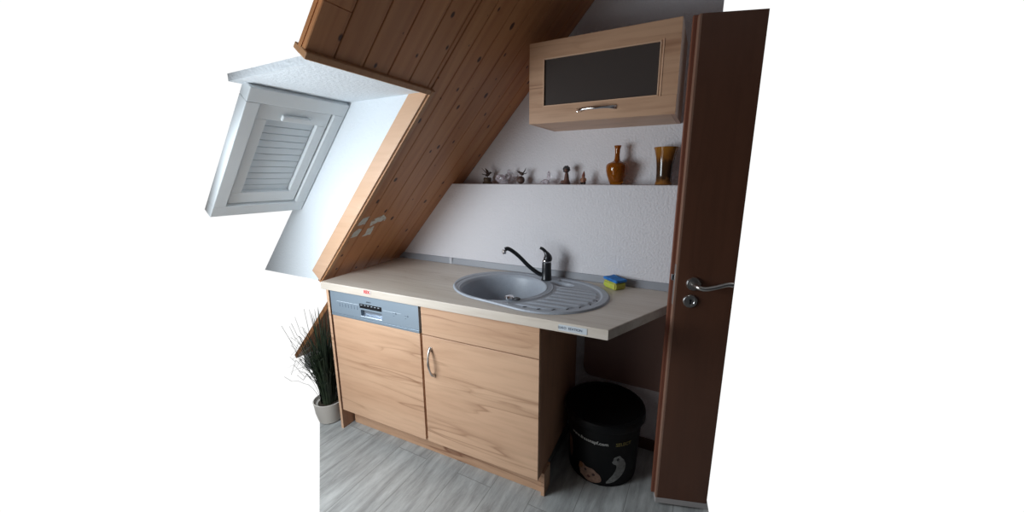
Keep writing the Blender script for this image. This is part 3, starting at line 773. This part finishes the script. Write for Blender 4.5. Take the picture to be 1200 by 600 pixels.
# handle set on the face (face plane is local y = -.025)
hz, kz, hx = 1.014, .945, .078
def disc(r, th, x, z, hole=False):
    b = new_bm(); lathe(b, [(0, 0), (r, 0), (r, th*.45), (r-.003, th), (r*.55, th), (r*.5, th*.8), (0, th*.8)], 40)
    b.transform(Matrix.Translation((x, -.0252, z)) @ Matrix.Rotation(PI/2, 4, 'X')); return b
h = obj('door_handle', disc(.0265, .008, hx, hz), M_NICKEL, door, smooth=True)
b = new_bm()
tube(b, spline([(hx, -.030, hz), (hx, -.055, hz), (hx+.006, -.072, hz-.001), (hx+.025, -.078, hz-.004), (hx+.060, -.076, hz+.003), (hx+.098, -.072, hz+.014), (hx+.120, -.070, hz+.013)], 6), [.0105, .0095, .009, .009, .0085, .008, .0085], 16)
obj('lever', b, M_NICKEL, h, smooth=True)
kr = obj('key_rosette', disc(.0265, .007, hx-.006, kz), M_NICKEL, door, smooth=True)
b = new_bm(); lathe(b, [(0, 0), (.0042, 0), (.0042, .0012), (0, .0012)], 20, mat=Matrix.Translation((hx-.006, -.0320, kz+.004)) @ Matrix.Rotation(PI/2, 4, 'X'))
box(b, hx-.0085, hx-.0035, -.0332, -.0320, kz-.010, kz+.003)
obj('keyhole', b, M_BLACK, kr)

# ------------------------------------------------------------------ under the overhang
def rrect(x0, x1, z0, z1, r, n=8):
    P = []
    for cx_, cz_, a0 in ((x1-r, z1-r, 0), (x0+r, z1-r, PI/2), (x0+r, z0+r, PI), (x1-r, z0+r, 1.5*PI)):
        for i in range(n+1): a = a0+i*PI/2/n; P.append((cx_+r*math.cos(a), cz_+r*math.sin(a)))
    return P
bm = new_bm(); poly_prism(bm, [(x, -z) for x, z in rrect(1.203, 1.640, .352, .800, .05)], -.022, -.002, .003, 2, Matrix.Rotation(-PI/2, 4, 'X'))
tag(obj('board', bm, mat('board_mauve_brown', (.25, .155, .13), .6)), 'brown board with rounded corners leaning on the wall beneath the worktop overhang', 'board')

# bin
bc = (1.366, -.200, 0)
bn = thing('lidded_bin', 'round black lidded tub with dog pictures under the worktop overhang', 'bin', (*bc[:2], .0005))
M_TUB = mat('tub_black', (.004, .004, .0045), .5, 0, **{'Specular IOR Level': .22})
b = new_bm(); lathe(b, [(0, .004), (.150, .004), (.158, 0), (.162, .003), (.164, .02), (.168, .15), (.174, .27), (.178, .300), (0, .300)], 64); obj('tub', b, M_TUB, bn, smooth=True)
b = new_bm(); lathe(b, [(.170, .296), (.188, .296), (.191, .300), (.191, .326), (.187, .333), (.176, .336), (.168, .330), (.160, .328), (.06, .331), (0, .332)], 64); obj('lid', b, M_TUB, bn, smooth=True)
cam_az = math.atan2(-1.8326-bc[1], 1.7111-bc[0])
def wrap(bm, rad0, az0, z0):
    """bend a flat XY drawing (x right, y up, z out) round the tub"""
    for v in bm.verts:
        z = z0+v.co.y; r = rad0(z)+.0008+v.co.z
        a = az0+v.co.x/rad0(z); v.co = Vector((r*math.cos(a), r*math.sin(a), z))
    return bm
tr = lambda z: .164+.014*max(0, min(1, (z-.02)/.28))
b = text_bm('www.fressnapf.com', .0235, .0004, .0002)
bmesh.ops.subdivide_edges(b, edges=[e for e in b.edges if e.calc_length() > .008], cuts=2)
obj('web_lettering', wrap(b, tr, cam_az-.38, .234), mat('print_white', (.55, .55, .52), .5), bn)
b = text_bm('SELECT', .024, .0004, .0003)
bmesh.ops.subdivide_edges(b, edges=[e for e in b.edges if e.calc_length() > .008], cuts=2)
obj('gold_lettering', wrap(b, tr, cam_az+.56, .233), mat('print_gold', (.22, .18, .05), .5), bn)
def blob(pts, z=.0, th=.0005, n=5):
    P = spline([(*p, 0) for p in pts]+[(*pts[0], 0)], n)[:-1]
    b = bmesh.new(); poly_prism(b, [(p.x, p.y) for p in P], z, z+th)
    bmesh.ops.triangulate(b, faces=b.faces[:]); return b
def dog_part(name, pts, col, az, z0, par, lift=0, n=5, c2=None):
    mt = mottled(name+'_print', col, c2 or tuple(c*.6 for c in col), 70, .5)
    return obj(name, wrap(blob(pts, lift, .0005, n), tr, cam_az+az, z0), mt, par)
# printed dogs: a spotted head low at the front left, a white dog at the right, a tan one at the left edge
h1 = dog_part('dog_head_print', [(-.050, -.030), (-.058, .005), (-.042, .034), (-.020, .024), (.010, .026), (.030, .012), (.046, -.002), (.052, -.030), (.030, -.045), (-.010, -.048)], (.30, .18, .13), -.30, .060, bn)
dog_part('ear_print', [(-.060, .000), (-.056, .030), (-.044, .036), (-.036, .022), (-.044, .004)], (.24, .10, .04), -.30, .060, h1, .0007, 4)
dog_part('eye_print', [(-.030, .006), (-.024, .014), (-.016, .008), (-.022, .000)], (.04, .012, .01), -.30, .060, h1, .0007, 4)
dog_part('eye_print', [(.008, -.006), (.015, .003), (.024, -.003), (.016, -.012)], (.04, .012, .01), -.30, .060, h1, .0007, 4)
dog_part('nose_print', [(-.016, -.024), (-.008, -.016), (.002, -.022), (-.006, -.031)], (.10, .03, .025), -.30, .060, h1, .0007, 4)
h2 = dog_part('white_dog_print', [(-.020, .044), (-.016, .060), (-.002, .066), (.010, .068), (.020, .056), (.034, .040), (.044, .010), (.038, -.024), (.020, -.050), (-.010, -.074), (-.044, -.082), (-.034, -.060), (-.016, -.034), (-.004, -.004), (-.004, .018), (-.018, .026), (-.024, .036)], (.26, .26, .25), .42, .105, bn)
dog_part('patch_print', [(-.006, .050), (.002, .058), (.008, .050), (.000, .042)], (.02, .02, .02), .42, .105, h2, .0007, 4)
dog_part('tan_dog_print', [(-.014, .060), (.006, .056), (.014, .020), (.012, -.030), (-.004, -.060), (-.016, -.030), (-.020, .010)], (.26, .14, .09), -1.02, .130, bn)

# ------------------------------------------------------------------ potted plant left of the unit
pt = thing('potted_plant', 'white pot with long thin dark green leaves standing left of the dishwasher', 'plant', (-.160, -.605, .0004))
b = new_bm(); lathe(b, [(0, 0), (.058, 0), (.066, .006), (.078, .06), (.084, .118), (.086, .130), (.081, .131), (.076, .112), (.0, .108)], 44); obj('pot', b, mat('pot_white', (.60, .56, .51), .4), pt, smooth=True)
b = new_bm(); lathe(b, [(0, .106), (.074, .108), (.05, .114), (0, .116)], 24); obj('soil', b, mottled('soil', (.02, .014, .01), (.05, .035, .02), 90, .95), pt)
b = new_bm(); rnd = random.Random(4)
for q in range(230):
    a = rnd.uniform(0, 2*PI); L_ = rnd.uniform(.25, .66); sp_ = rnd.uniform(.02, .17); r0 = rnd.uniform(0, .045)
    cx_, sx_ = math.cos(a), math.sin(a); bx = 0
    pts = []
    for i in range(9):
        t_ = i/8; rr_ = r0+sp_*t_**1.6
        zz = .11+L_*(t_-.38*t_**3*rnd.uniform(.4, 1.0)*(sp_/.13))
        x_, y_ = rr_*cx_, rr_*sx_
        x_ = min(x_, .112)
        pts.append(Vector((x_, y_, zz)))
    w0 = rnd.uniform(.0022, .0048)
    prev = None; pv = Vector((-sx_, cx_, 0))
    for i, p_ in enumerate(pts):
        wd = w0*(1-(i/8)**3)+.0003
        c_ = Vector((cx_, sx_, 0))*.0012
        cur = [b.verts.new(p_-pv*wd), b.verts.new(p_-c_), b.verts.new(p_+pv*wd), b.verts.new(p_+c_*.4)]
        if prev:
            for k_ in range(4): b.faces.new((prev[k_], prev[(k_+1) % 4], cur[(k_+1) % 4], cur[k_]))
        prev = cur
obj('foliage', b, mottled('leaf_green', (.008, .016, .008), (.03, .045, .022), 25, .5), pt)

# remove helper properties
for o in bpy.data.objects:
    if '_o' in o: del o['_o']
